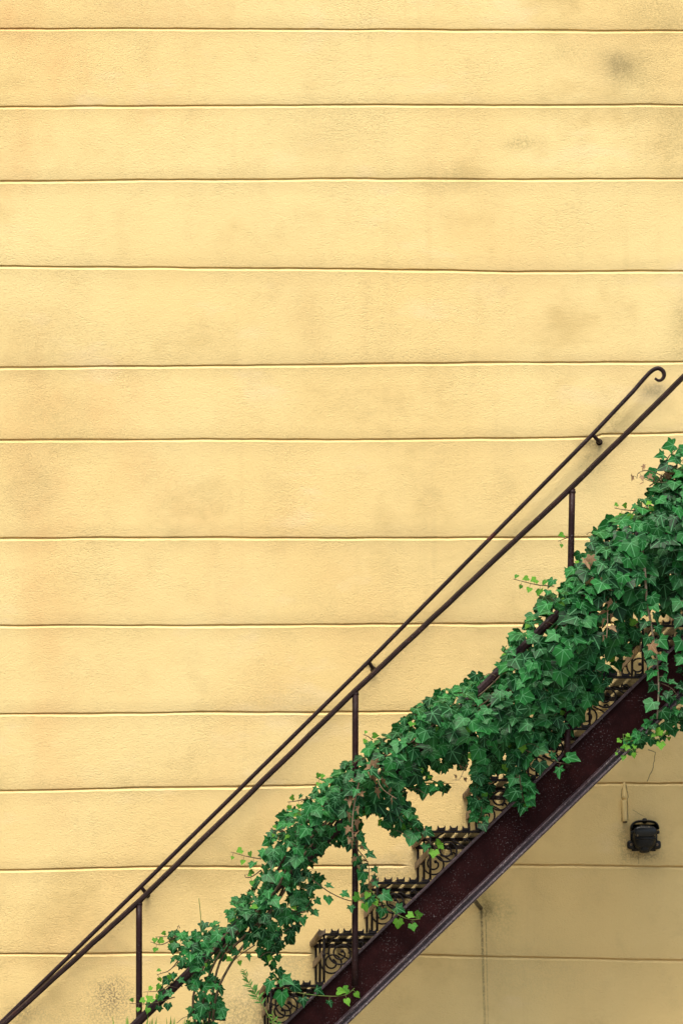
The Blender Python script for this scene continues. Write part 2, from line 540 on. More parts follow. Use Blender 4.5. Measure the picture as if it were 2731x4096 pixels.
def build_wall():
    root = empty('stucco_wall', P(1365, EY + EZ * 1032, WALL))
    root.location.z = 0
    tag(root, 'tall weathered yellow stucco wall scored with long horizontal joints', 'wall')
    base = Vector(root.location)
    r = S0 * D / (D + WALL)
    x0, x1 = -4.5, 5.0
    xs = list(np.arange(x0, -1.5, 0.06)) + list(np.arange(-1.5, 1.5, 0.012)) + list(np.arange(1.5, x1 + 0.01, 0.06))
    def px_of(x):
        return EX + (x - (EX - 1365.5) / S0) * r
    rng = random.Random(4)
    J = []
    for i, row in enumerate(GY):
        off = rng.uniform(0, 50)
        js = []
        for x in xs:
            px = px_of(x)
            py = float(np.interp(px, GX, row))
            py += 3.6 * (mnoise.noise(Vector((x * 2.1, off, 0)))) + 2.2 * mnoise.noise(Vector((x * 7, off, 3))) + 0.8 * mnoise.noise(Vector((x * 25, off, 5)))
            if i == 13 and px > 2380:      # joint jumps at the rail bracket
                py -= 9 * min(1, (px - 2380) / 25)
            z = EZ - (py - EY) / r
            f = 1.0
            if i in FADE:
                a, b, c, d = FADE[i]
                f = max(np.interp(px, (a, b), (1, 0)), np.interp(px, (c, d), (0, 1)))
            w = 1 + 0.22 * mnoise.noise(Vector((x * 4, off, 9))) + 0.12 * mnoise.noise(Vector((x * 40, off, 9)))
            js.append((z, float(f) * w))
        J.append(js)
    def surf(x, z):
        return 0.003 * mnoise.noise(Vector((x * 1.7, z * 2.3, 1))) + 0.0012 * mnoise.noise(Vector((x * 7, z * 9, 4)))
    for i in range(len(GY) - 1):
        bm = bmesh.new()
        cols = []
        for k, x in enumerate(xs):
            zt, ft = J[i][k]
            zb, fb = J[i + 1][k]
            pr = []                                    # (depth into wall, z) from the joint above to the joint below
            dt, db = 0.0056 * ft, 0.0056 * fb
            pr.append((dt + 0.012, zt + 0.0005 * ft))
            pr.append((dt, zt + 0.0005 * ft))
            pr.append((-0.0013 * ft, zt - 0.0085 * ft))
            a, b = zt - 0.0180 * ft - 0.0006, zb + 0.0120 * fb + 0.0006
            for s in range(7):
                pr.append((0.0, a + (b - a) * s / 6))
            pr.append((0.0012 * fb, zb + 0.0068 * fb))
            pr.append((db + 0.012, zb + 0.0068 * fb))
            cols.append([bm.verts.new(Vector((x, WALL + d + surf(x, z), z)) - base) for d, z in pr])
        for c0, c1 in zip(cols, cols[1:]):
            for j in range(len(c0) - 1):
                bm.faces.new((c0[j], c0[j + 1], c1[j + 1], c1[j]))
        me = bpy.data.meshes.new('stucco_band')
        bm.to_mesh(me)
        bm.free()
        for f in me.polygons:
            f.use_smooth = True
        try:
            me.set_sharp_from_angle(angle=math.radians(14))
        except Exception:
            pass
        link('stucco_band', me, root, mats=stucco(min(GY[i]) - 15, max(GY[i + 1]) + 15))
    # masonry behind
    bm = bmesh.new()
    zt = max(z for z, _ in J[0])
    box(bm, Vector(((x0 + x1) / 2, WALL + 0.012 + 0.15, zt / 2)) - base, (x1 - x0, 0.30, zt))
    link('masonry', bm_mesh(bm, 'masonry'), root, mats=M['stucco'])


build_wall()

# ------------------------------------------------------------------ iron staircase
RUN, RISE = 212.3 / S0, 205.8 / S0
SLOPE = Vector((RUN, 0, RISE)).normalized()
NORM = Vector((-SLOPE.z, 0, SLOPE.x))
Y = Vector((0, 1, 0))
O0 = P(1301, 3941)


def stair_pt(k):
    return O0 + Vector((RUN * k, 0, RISE * k))


def rot_prof_line(bm, a, b, prof):
    """prof in (NORM, Y)"""
    prism(bm, prof, a, b, NORM, Y)


def build_staircase():
    root = empty('iron_staircase', (stair_pt(-7).x, 0, 0))
    tag(root, 'dark brown iron staircase with openwork treads and girder along yellow wall', 'staircase')
    base = Vector(root.location)
    # outer girder
    k0, k1 = -7.9, 9.5
    a, b = stair_pt(k0) - base, stair_pt(k1) - base
    H = 0.136
    def bar(name, prof, mat, bev=0.0, parent=root, n=1):
        bm = bmesh.new()
        prism(bm, prof, a, b, NORM, Y)
        if bev:
            bevel(bm, bev)
        return link(name, bm_mesh(bm, name, False), parent, mats=mat)
    web = bar('girder', [(-0.004, 0.0), (-0.004, 0.010), (-H + 0.004, 0.010), (-H + 0.004, 0.0)], M['web'])
    web['label'] = 'deep maroon girder plate flecked with pale specks'
    bar('top_flange', [(0.002, -0.020), (0.007, -0.014), (0.007, 0.045), (-0.004, 0.045), (-0.004, -0.018)], M['edge'], 0.0015, web)
    # bottom flange: a rolled edge with two lips
    pr = [(-H + 0.010, -0.002), (-H + 0.004, -0.034), (-H + 0.000, -0.037), (-H - 0.005, -0.034), (-H - 0.006, -0.024),
          (-H - 0.013, -0.024), (-H - 0.015, -0.036), (-H - 0.020, -0.039), (-H - 0.025, -0.036), (-H - 0.026, -0.030), (-H - 0.026, 0.045), (-H - 0.016, 0.045), (-H - 0.016, -0.002)]
    bar('bottom_flange', pr, M['edge'], 0.0, web)
    # hand rail and mid rail of the open side
    rail_pts = [(-260, 4350), (20, 4092), (566, 3597), (1421, 2763), (2278, 1956), (2731, 1508), (3300, 950)]
    mid_pts = [(-260, 4885), (540, 4100), (1410, 3255), (1910, 2769), (2273, 2412), (2731, 1964), (3300, 1408)]
    def flat_rail(name, pts, w, d, y):
        bm = bmesh.new()
        q = []
        rr = random.Random(len(name))
        ps = [P(x, z, y) - base for x, z in pts]
        dense = []
        for p0, p1 in zip(ps, ps[1:]):
            for s in range(14):
                dense.append(p0.lerp(p1, s / 14) + Vector((0, 0, 0.0012 * rr.uniform(-1, 1))))
        dense.append(ps[-1])
        tube(bm, dense, 1.0, 8, squash=(d * 0.56, w * 0.56))
        return link(name, bm_mesh(bm, name, False), root, mats=M['rail'])
    flat_rail('handrail', rail_pts, 0.0195, 0.034, 0.0)
    flat_rail('mid_rail', mid_pts, 0.031, 0.022, -0.03)
    for (tx, ty), (bx, by) in (((557, 3604), (557, 4560)), ((1421, 2764), (1419, 3945)), ((2287, 1956), (2265, 3072))):
        bm = bmesh.new()
        t, bt = P(tx, ty, -0.006) - base, P(bx, by, -0.030) - base
        t = P(tx, ty, -0.004) - base
        pts = [t + (bt - t) * (i / 10) for i in range(11)]
        tube(bm, pts, 0.0117, 14)
        post = link('post', bm_mesh(bm, 'post', True), root, mats=M['post'])
        bm = bmesh.new()
        bmesh.ops.create_uvsphere(bm, u_segments=12, v_segments=8, radius=0.0135, matrix=Matrix.Translation(t + Vector((0, 0, -0.012))) @ Matrix.Diagonal((1, 1, 0.8, 1)))
        link('weld', bm_mesh(bm, 'weld', True), post, mats=M['rail'])
    # ---- one step, then copies
    protos = {}
    def proto(name, fn, mat, smooth=False, bev=0):
        bm = bmesh.new()
        fn(bm)
        if bev:
            bevel(bm, bev, 1)
        me = bm_mesh(bm, name, smooth)
        me.materials.append(mat)
        protos[name] = me
        return me
    XR = -0.2015
    SL = [-0.2085, -0.1608, -0.1147, -0.0686, -0.0212]
    def f_tread(bm):          # the frame the slats lie on
        box(bm, (-0.102, 0.012, -0.002), (0.204, 0.011, 0.0095))
    proto('tread', f_tread, M['step'], bev=0.002)
    proto('crossbar', lambda bm: box(bm, (-0.108, 0.40, -0.003), (0.206, 0.009, 0.013)), M['step'], bev=0.002)
    proto('end_bar', lambda bm: box(bm, (-0.108, 0.752, -0.006), (0.206, 0.016, 0.017)), M['step'], bev=0.002)
    def f_slat(bm):           # upturned channel with two crests at each end
        w = 0.0148
        prism(bm, [(-w, 0.0035), (w, 0.0035), (w, 0.0105), (w - 0.003, 0.0115), (-w + 0.003, 0.0115), (-w, 0.0105)],
              (0, 0.0, 0), (0, WALL - 0.004, 0), Vector((1, 0, 0)), Vector((0, 0, 1)))
        for s in (-1, 1):      # two upturned points at the open end
            prism(bm, [(s * w, 0.009), (s * w, 0.0185), (s * (w - 0.0022), 0.0200), (s * (w - 0.0045), 0.0160), (s * (w - 0.0075), 0.0125), (s * (w - 0.008), 0.009)],
                  (0, -0.001, 0), (0, 0.010, 0), Vector((1, 0, 0)), Vector((0, 0, 1)))
    proto('slat', f_slat, M['step'])
    def f_nosing(bm):
        w = 0.0126
        prism(bm, [(-w - 0.004, 0.000), (-w, -0.009), (-w + 0.006, -0.009), (w, 0.003), (w, 0.0105), (w - 0.003, 0.012), (-w, 0.014), (-w - 0.004, 0.010)],
              (0, -0.002, 0), (0, WALL - 0.003, 0), Vector((1, 0, 0)), Vector((0, 0, 1)))
        for s in (-1, 1):
            prism(bm, [(s * w, 0.009), (s * w, 0.0185), (s * (w - 0.0022), 0.0200), (s * (w - 0.0045), 0.0160), (s * (w - 0.0075), 0.0125), (s * (w - 0.008), 0.009)],
                  (0, -0.003, 0), (0, 0.010, 0), Vector((1, 0, 0)), Vector((0, 0, 1)))
    proto('nosing', f_nosing, M['dusty'])
    def f_band(bm):
        box(bm, (XR - 0.0085, 0.395, -0.078), (0.005, 0.782, 0.027))
    proto('riser_band', f_band, M['dusty'], bev=0.001)
    def f_up(bm):
        tube(bm, [(0, 0, 0.004), (0, 0, -0.09), (0, 0, -RISE + 0.010)], 0.0047, 6)
        bmesh.ops.create_uvsphere(bm, u_segments=8, v_segments=6, radius=0.0075, matrix=Matrix.Translation((0, 0, -0.078)))
    proto('upright', f_up, M['step'], True)
    C = Vector((-0.139, 0, -0.072))
    def f_scroll(bm):
        pts, rad = [], []
        n = 44
        turns = 1.80
        for i in range(n + 1):
            t = i / n
            th = math.radians(60) - t * turns * 2 * math.pi
            rr = 0.010 + 0.0375 * t ** 0.85
            pts.append(C + Vector((math.cos(th) * rr, 0, math.sin(th) * rr)))
            rad.append(0.0035)
        pts += [Vector((-0.1845, 0, -0.040)), Vector((-0.172, 0, -0.018)), Vector((-0.150, 0, -0.006))]
        rad += [0.0030] * 3
        tube(bm, pts, rad, 6)
        bmesh.ops.create_uvsphere(bm, u_segments=8, v_segments=6, radius=0.0068, matrix=Matrix.Translation(pts[0]))
        tail = smooth_path([(-0.117, 0, -0.036), (-0.095, 0, -0.046), (-0.070, 0, -0.060), (-0.058, 0, -0.052), (-0.056, 0, -0.038), (-0.064, 0, -0.028), (-0.072, 0, -0.031)], 4)
        tube(bm, tail, 0.0033, 6)
        bmesh.ops.create_uvsphere(bm, u_segments=8, v_segments=6, radius=0.0062, matrix=Matrix.Translation((-0.0725, 0, -0.033)))
        tube(bm, [(-0.195, 0, -0.072), (-0.184, 0, -0.072)], 0.003, 6)
    proto('scroll', f_scroll, M['step'], True)
    for k in range(-7, 10):
        o = stair_pt(k) - base
        tr = link('tread', protos['tread'], root, o)
        for i, x in enumerate(SL):
            link('nosing' if i == 0 else 'slat', protos['nosing' if i == 0 else 'slat'], tr, (x, 0, 0.0006 * ((i * 7 + k * 3) % 3 - 1)))
        link('crossbar', protos['crossbar'], tr)
        link('crossbar', protos['end_bar'], tr)
        rs = link('riser_band', protos['riser_band'], root, o)
        for yy in (0.012, 0.385, 0.762):
            link('upright', protos['upright'], rs, (XR, yy, 0))
        for yy in (0.020, 0.748):
            link('scroll', protos['scroll'], root, o + Vector((0, yy, 0)))
    # strut from the girder into the wall
    bm = bmesh.new()
    tube(bm, smooth_path([P(1840, 3540, 0.05) - base, P(1895, 3600, 0.55) - base, P(1912, 3622, 0.70) - base, P(1922, 3634, WALL + 0.01) - base]), 0.0085, 10)
    link('wall_strut', bm_mesh(bm, 'wall_strut', True), root, mats=M['step'])
    return root


build_staircase()

# ------------------------------------------------------------------ rail on the wall


def build_wall_rail():
    yr = WALL - 0.050
    root = empty('wall_handrail', P(571, 3540, WALL))
    tag(root, 'slim round brown handrail fixed to the wall, ending in a curl', 'handrail')
    base = Vector(root.location)
    line = [(-300, 4392), (0, 4096), (571, 3540), (1474, 2646), (2369, 1737), (2530, 1566)]
    dense = []
    for (ax, ay), (bx, by) in zip(line, line[1:]):
        for s in range(10):
            t = s / 10
            dense.append(P(ax + (bx - ax) * t, ay + (by - ay) * t, yr))
    curl = smooth_path([P(x, z, yr) for x, z in ((2530, 1566), (2572, 1517), (2604, 1484), (2630, 1473), (2649, 1484), (2654, 1503), (2645, 1518), (2631, 1522), (2617, 1513))], 5)
    dense += curl
    n, m = len(dense), len(curl)
    rad = [0.0084] * (n - m) + [0.0084 - 0.0036 * max(0, (i / (m - 1) - 0.55) / 0.45) for i in range(m)]
    bm = bmesh.new()
    tube(bm, [p - base for p in dense], rad, 12)
    link('rail', bm_mesh(bm, 'rail', True), root, mats=M['rail'])
    for (px, py), (qx, qy) in (((567, 3550), (588, 3578)), ((1476, 2650), (1492, 2676)), ((2372, 1742), (2394, 1766))):
        bm = bmesh.new()
        tube(bm, smooth_path([P(px, py, yr) - base, P((px + qx * 2) / 3, (py + qy * 2) / 3, yr + 0.01) - base, P(qx, qy, yr + 0.024) - base, P(qx + 1, qy + 2, WALL + 0.01) - base]), 0.0075, 10)
        br = link('bracket', bm_mesh(bm, 'bracket', True), root, mats=M['rail'])
        bm = bmesh.new()
        bmesh.ops.create_cone(bm, segments=14, radius1=0.014, radius2=0.010, depth=0.006, cap_ends=True, matrix=Matrix.Translation(P(qx + 1, qy + 2, WALL - 0.002) - base) @ Matrix.Rotation(math.radians(90), 4, 'X'))
        link('wall_plate', bm_mesh(bm, 'wall_plate', True), br, mats=M['rail'])


build_wall_rail()

# ------------------------------------------------------------------ old lamp and conduit under the stair


def superell(bm, c, r, e1=0.6, e2=0.6, nu=24, nv=14):
    def sp(v, e):
        return math.copysign(abs(v) ** e, v)
    g = []
    for j in range(nv + 1):
        ph = -math.pi / 2 + math.pi * j / nv
        row = []
        for i in range(nu):
            th = 2 * math.pi * i / nu
            row.append(bm.verts.new(Vector(c) + Vector((r[0] * sp(math.cos(ph), e1) * sp(math.cos(th), e2), r[1] * sp(math.cos(ph), e1) * sp(math.sin(th), e2), r[2] * sp(math.sin(ph), e1)))))
        g.append(row)
    for j in range(nv):
        for i in range(nu):
            bm.faces.new((g[j][i], g[j][(i + 1) % nu], g[j + 1][(i + 1) % nu], g[j + 1][i]))
    bmesh.ops.remove_doubles(bm, verts=bm.verts[:], dist=1e-5)


def build_lamp():
    c = P(2572, 3345, WALL)
    root = empty('bulkhead_lamp', c)
    tag(root, 'old black cast iron bulkhead lamp with flaking paint on the wall below the stair', 'lamp')
    L = M['lamp']
    bm = bmesh.new()      # back plate
    box(bm, (0, -0.006, -0.006), (0.104, 0.016, 0.104))
    bevel(bm, 0.006)
    link('back_plate', bm_mesh(bm, 'back_plate', True), root, mats=L)
    bm = bmesh.new()
    superell(bm, (0, -0.026, -0.010), (0.045, 0.040, 0.046), 0.8, 0.7)
    link('body', bm_mesh(bm, 'body', True), root, mats=L)
    bm = bmesh.new()      # hood: an arched lip over the top
    pts = []
    for i in range(21):
        th = math.radians(8 + 164 * i / 20)
        ce, se = math.cos(th), math.sin(th)
        pts.append(Vector((0.053 * math.copysign(abs(ce) ** 0.6, ce), -0.034, 0.010 + 0.046 * abs(se) ** 0.6)))
    tube(bm, pts, 1.0, 8, squash=(0.030, 0.0045))
    link('hood', bm_mesh(bm, 'hood', True), root, mats=L)
    bm = bmesh.new()
    superell(bm, (0, -0.052, 0.014), (0.046, 0.023, 0.025), 0.85, 0.45)
    link('lens_cover', bm_mesh(bm, 'lens_cover', True), root, mats=M['flake'])
    bm = bmesh.new()
    tube(bm, [(-0.040, -0.064, -0.014), (0.040, -0.064, -0.014)], 0.0045, 8)
    link('hinge', bm_mesh(bm, 'hinge', True), root, mats=L)
    for s in (-1, 1):
        bm = bmesh.new()
        superell(bm, (s * 0.050, -0.012, -0.034), (0.016, 0.012, 0.017), 0.6, 0.6, 14, 8)
        lug = link('lug', bm_mesh(bm, 'lug', True), root, mats=L)
        bm = bmesh.new()
        bmesh.ops.create_cone(bm, segments=10, radius1=0.006, radius2=0.005, depth=0.006, cap_ends=True, matrix=Matrix.Translation((s * 0.050, -0.025, -0.034)) @ Matrix.Rotation(math.radians(90), 4, 'X'))
        link('screw', bm_mesh(bm, 'screw', True), lug, mats=M['dusty'])
        bm = bmesh.new()
        bmesh.ops.create_uvsphere(bm, u_segments=10, v_segments=6, radius=0.008, matrix=Matrix.Translation((s * 0.049, -0.052, 0.012)))
        link('wing_nut', bm_mesh(bm, 'wing_nut', True), root, mats=L)
    bm = bmesh.new()
    superell(bm, (0.002, -0.016, 0.058), (0.010, 0.012, 0.011), 0.7, 0.7, 12, 8)
    link('top_boss', bm_mesh(bm, 'top_boss', True), root, mats=L)
    bm = bmesh.new()
    superell(bm, (0.000, -0.028, -0.050), (0.024, 0.026, 0.018), 0.8, 0.8, 14, 8)
    link('bottom_boss', bm_mesh(bm, 'bottom_boss', True), root, mats=L)


def build_conduit():
    c = P(2497, 3290, WALL)
    root = empty('conduit_stub', c)
    tag(root, 'short stub of painted conduit sticking out of the wall left above the lamp', 'conduit')
    rr = random.Random(3)
    bm = bmesh.new()
    pts = [P(2498 - 0.6 * i + rr.uniform(-.7, .7), 3286 - 9.6 * i, WALL - 0.005) - c for i in range(10)]
    tube(bm, pts, [0.0098 + rr.uniform(-.0008, .0008) for _ in pts], 14)
    link('pipe', bm_mesh(bm, 'pipe', True), root, mats=M['stucco'])
    bm = bmesh.new()
    pts = [P(2494 + rr.uniform(-1, 1), 3196 - 9.5 * i, WALL + 0.001) - c for i in range(8)]
    tube(bm, pts, [0.0085, 0.0086, 0.0078, 0.0072, 0.006, 0.0056, 0.0068, 0.004], 10)
    link('plaster_ridge', bm_mesh(bm, 'plaster_ridge', True), root, mats=M['stucco'])
    bm = bmesh.new()
    bmesh.ops.create_cone(bm, segments=14, radius1=0.0080, radius2=0.0080, depth=0.004, cap_ends=True, matrix=Matrix.Translation(P(2498, 3288, WALL - 0.005) - c))
    link('bore', bm_mesh(bm, 'bore', True), root, mats=M['hole'])


build_lamp()
build_conduit()

# ------------------------------------------------------------------ ivy
IV = random.Random(11)


def leaf_shape(kind, seed):
    """returns verts (local, petiole at 0, tip along +y, upper face +z), tris, uvs"""
    r = random.Random(seed)
    j = lambda v, a=0.035: v + r.uniform(-a, a)
    if kind == 'star':
        half = [(0.11, -0.15), (0.33, -0.22), (0.45, -0.20), (0.44, -0.05), (0.43, 0.07), (0.55, 0.17), (0.69, 0.30), (0.50, 0.36), (0.33, 0.42), (0.29, 0.57), (0.16, 0.80)]
    elif kind == 'broad':
        half = [(0.12, -0.16), (0.30, -0.24), (0.46, -0.17), (0.52, -0.02), (0.55, 0.10), (0.63, 0.20), (0.67, 0.34), (0.53, 0.43), (0.42, 0.50), (0.31, 0.64), (0.16, 0.83)]
    elif kind == 'long':
        half = [(0.08, -0.10), (0.26, -0.16), (0.34, -0.12), (0.30, 0.02), (0.29, 0.10), (0.42, 0.20), (0.52, 0.32), (0.34, 0.36), (0.21, 0.42), (0.17, 0.60), (0.10, 0.80)]
    elif kind == 'heart':
        half = [(0.12, -0.14), (0.30, -0.15), (0.43, -0.05), (0.48, 0.10), (0.50, 0.22), (0.47, 0.34), (0.40, 0.46), (0.31, 0.58), (0.22, 0.70), (0.14, 0.82), (0.07, 0.92)]
    else:   # lance
        half = [(0.02, 0.0), (0.05, 0.06), (0.08, 0.14), (0.10, 0.24), (0.115, 0.36), (0.115, 0.48), (0.105, 0.60), (0.085, 0.71), (0.06, 0.81), (0.04, 0.89), (0.02, 0.95)]
    a = 0.035 if kind != 'lance' else 0.008
    R = [(j(x, a), j(y, a)) for x, y in half]
    Lh = [(-j(x, a), j(y, a)) for x, y in half]
    tipx = r.uniform(-0.06, 0.06) if kind != 'lance' else 0
    mids = [(0, 0.0), (tipx * .2, 0.28), (tipx * .5, 0.58)]
    fold = r.uniform(0.05, 0.26)
    droop = r.uniform(0.05, 0.30)
    curl = r.uniform(-0.10, 0.16)
    def z(x, y):
        return fold * abs(x) - droop * max(0, y) ** 2 - curl * x * x * 1.6 + 0.04 * math.sin(9 * x + seed) * abs(x)
    V = [(0, 0), mids[1], mids[2], (tipx, 1.0)] + R + Lh
    ri = lambda i: 4 + i
    li = lambda i: 4 + len(R) + i
    T = []
    for idx, flip in ((ri, False), (li, True)):
        seq = [(0, idx(0), idx(1)), (0, idx(1), idx(2)), (0, idx(2), idx(3)), (0, idx(3), idx(4)), (0, idx(4), 1), (1, idx(4), idx(5)), (1, idx(5), idx(6)), (1, idx(6), idx(7)), (1, idx(7), idx(8)), (1, idx(8), 2), (2, idx(8), idx(9)), (2, idx(9), idx(10)), (2, idx(10), 3)]
        T += [(t if not flip else (t[0], t[2], t[1])) for t in seq]
    verts = np.array([(x, y, z(x, y)) for x, y in V])
    return verts, T, np.array(V)


VAR = {'star': [leaf_shape('star', s) for s in range(5)], 'broad': [leaf_shape('broad', 20 + s) for s in range(4)],
       'long': [leaf_shape('long', 40 + s) for s in range(3)], 'heart': [leaf_shape('heart', 60 + s) for s in range(3)],
       'lance': [leaf_shape('lance', 80 + s) for s in range(3)]}


def leaf_mesh(shape, mat, name):
    v, T, uv = shape
    me = bpy.data.meshes.new(name)
    me.from_pydata([tuple(p) for p in v], [], T)
    ul = me.uv_layers.new(name='UVMap')
    for lp in me.loops:
        ul.data[lp.index].uv = uv[lp.vertex_index]
    at = me.attributes.new('tint', 'FLOAT', 'POINT')
    at.data.foreach_set('value', [0.0] * len(v))
    me.materials.append(mat)
    me.polygons.foreach_set('use_smooth', [True] * len(me.polygons))
    return me


def joined_leaves(name, items, mat):
    """items: (shape, matrix) -> one mesh"""
    vs, ts, uvs, tint = [], [], [], []
    o = 0
    for shape, mw in items:
        v, T, uv = shape
        R = np.array(mw.to_3x3())
        t = np.array(mw.translation)
        vs.append(v @ R.T + t)
        ts += [(a + o, b + o, c + o) for a, b, c in T]
        uvs.append(uv)
        tint += [IV.random()] * len(v)
        o += len(v)
    vs, uvs = np.concatenate(vs), np.concatenate(uvs)
    me = bpy.data.meshes.new(name)
    me.from_pydata(vs.tolist(), [], ts)
    li = np.empty(len(me.loops), dtype=np.int32)
    me.loops.foreach_get('vertex_index', li)
    ul = me.uv_layers.new(name='UVMap')
    ul.data.foreach_set('uv', uvs[li].astype(np.float32).ravel())
    at = me.attributes.new('tint', 'FLOAT', 'POINT')
    at.data.foreach_set('value', tint)
    me.materials.append(mat)
    me.polygons.foreach_set('use_smooth', [True] * len(me.polygons))
    return me


def leaf_matrix(pos, nrm, tip, size):
    n = Vector(nrm).normalized()
    t = Vector(tip)
    t = t - n * t.dot(n)
    if t.length < 1e-3:
        t = Vector((1, 0, 0)) - n * n.x
    t.normalize()
    x = t.cross(n)
    m = Matrix((x, t, n)).transposed()
    return Matrix.Translation(pos) @ (m * size).to_4x4()


MAIN = [(560, 4010), (640, 3960), (690, 3900), (715, 3840), (670, 3790), (700, 3735), (770, 3712), (905, 3680), (925, 3620), (1000, 3560), (1045, 3475), (1040, 3405), (1095, 3322),
        (1140, 3245), (1222, 3195), (1292, 3122), (1377, 3055), (1467, 2985), (1568, 2930), (1658, 2828), (1762, 2775), (1882, 2722), (1985, 2652), (2008, 2598), (2092, 2495),
        (2145, 2425), (2247, 2340), (2284, 2252), (2352, 2162), (2440, 2085), (2543, 2042), (2597, 1972), (2650, 1925), (2690, 1885), (2731, 1870), (2850, 1790), (3050, 1650),
        (3100, 2100), (2950, 2330), (2760, 2410), (2690, 2450), (2640, 2450), (2575, 2490), (2535, 2570), (2475, 2660), (2438, 2700), (2420, 2770), (2365, 2812), (2298, 2905), (2250, 2960), (2188, 2980), (2125, 3028),
        (2100, 3100), (2140, 3155), (2105, 3225), (2045, 3215), (2019, 3080), (1963, 3065), (1945, 3200), (1910, 3280), (1880, 3240), (1872, 3065), (1836, 3070), (1760, 3079),
        (1707, 3050), (1680, 3060), (1738, 3120), (1792, 3156), (1733, 3176), (1616, 3155), (1622, 3206), (1648, 3265), (1690, 3320), (1656, 3352), (1575, 3350), (1529, 3300),
        (1500, 3275), (1447, 3262), (1420, 3335), (1376, 3376), (1325, 3396), (1290, 3394), (1262, 3470), (1230, 3480), (1288, 3512), (1262, 3560), (1252, 3630), (1200, 3640),
        (1212, 3710), (1158, 3780), (1112, 3800), (1138, 3895), (1092, 3930), (1062, 3860), (1030, 3800), (1000, 3765), (950, 3770), (915, 3845), (880, 3820), (855, 3850),
        (885, 3950), (895, 4096), (885, 4250), (775, 4250), (752, 4096), (775, 3985), (745, 3930), (690, 3990), (620, 4035)]
CLUMP = [(2480, 2990), (2530, 2915), (2570, 2900), (2620, 2860), (2665, 2830), (2720, 2800), (2760, 2720), (2850, 2700), (2850, 2900), (2735, 2930), (2690, 2935), (2655, 2975), (2600, 2985), (2560, 2990), (2520, 3020)]
RIGHT = [(2700, 2480), (2760, 2460), (2860, 2400), (2860, 2820), (2745, 2830), (2712, 2690), (2715, 2580)]


def seg_dist(px, py, poly):
    best, bn = 1e9, (0, 0)
    n = len(poly)
    for i in range(n):
        ax, ay = poly[i]
        bx, by = poly[(i + 1) % n]
        dx, dy = bx - ax, by - ay
        t = max(0, min(1, ((px - ax) * dx + (py - ay) * dy) / (dx * dx + dy * dy + 1e-9)))
        qx, qy = ax + t * dx, ay + t * dy
        d = math.hypot(px - qx, py - qy)
        if d < best:
            best, bn = d, (qx - px, qy - py)
    return best, bn


def inside(px, py, poly):
    c = False
    n = len(poly)
    for i in range(n):
        ax, ay = poly[i]
        bx, by = poly[(i + 1) % n]
        if (ay > py) != (by > py) and px < (bx - ax) * (py - ay) / (by - ay) + ax:
            c = not c
    return c


BARE = [((2165, 2522), (2212, 2475), 36), ((1928, 2752), (1980, 2702), 36), ((2088, 2595), (2108, 2575), 30), ((545, 4095), (680, 3965), 44)]
GAPS = [(2560, 2480, 95, 38, 0.25), (2440, 2640, 40, 40, 0.3), (2345, 2470, 16, 14, 0.0), (2420, 2510, 26, 16, 0.05), (2555, 2340, 22, 20, 0.1),
        (1485, 3290, 26, 26, 0.0), (1130, 3590, 18, 20, 0.0), (2680, 2330, 24, 20, 0.1), (2640, 2420, 30, 18, 0.1)]


def bare(px, py):
    for (ax, ay), (bx, by), w in BARE:
        dx, dy = bx - ax, by - ay
        t = max(0, min(1, ((px - ax) * dx + (py - ay) * dy) / (dx * dx + dy * dy)))
        if math.hypot(px - ax - t * dx, py - ay - t * dy) < w:
            return True
    return False


leaves = []    # (kind, shape index, matrix, size, layer)


def add_leaf(kind, px, py, y, nrm, tip, size, layer):
    if kind == 'green':
        s = IV.choices(('star', 'broad', 'long'), (5, 2.5, 1.2) if px < 1350 else (2.2, 5.5, 1.2))[0]
    elif kind == 'young':
        s = IV.choices(('heart', 'broad', 'star'), (2, 1, 1))[0]
    else:
        s = IV.choices(('long', 'heart'), (2, 1))[0]
    vi = IV.randrange(len(VAR[s]))
    n = Vector(nrm).normalized()
    t = Vector(tip)
    pos = P(px, py, y)
    mw = leaf_matrix(pos, n, t, size)
    # centre the blade on the chosen point
    mw.translation = pos - (mw.to_3x3() @ Vector((0, 0.32, 0)))
    leaves.append((kind, (s, vi), mw, size, layer, px, py))


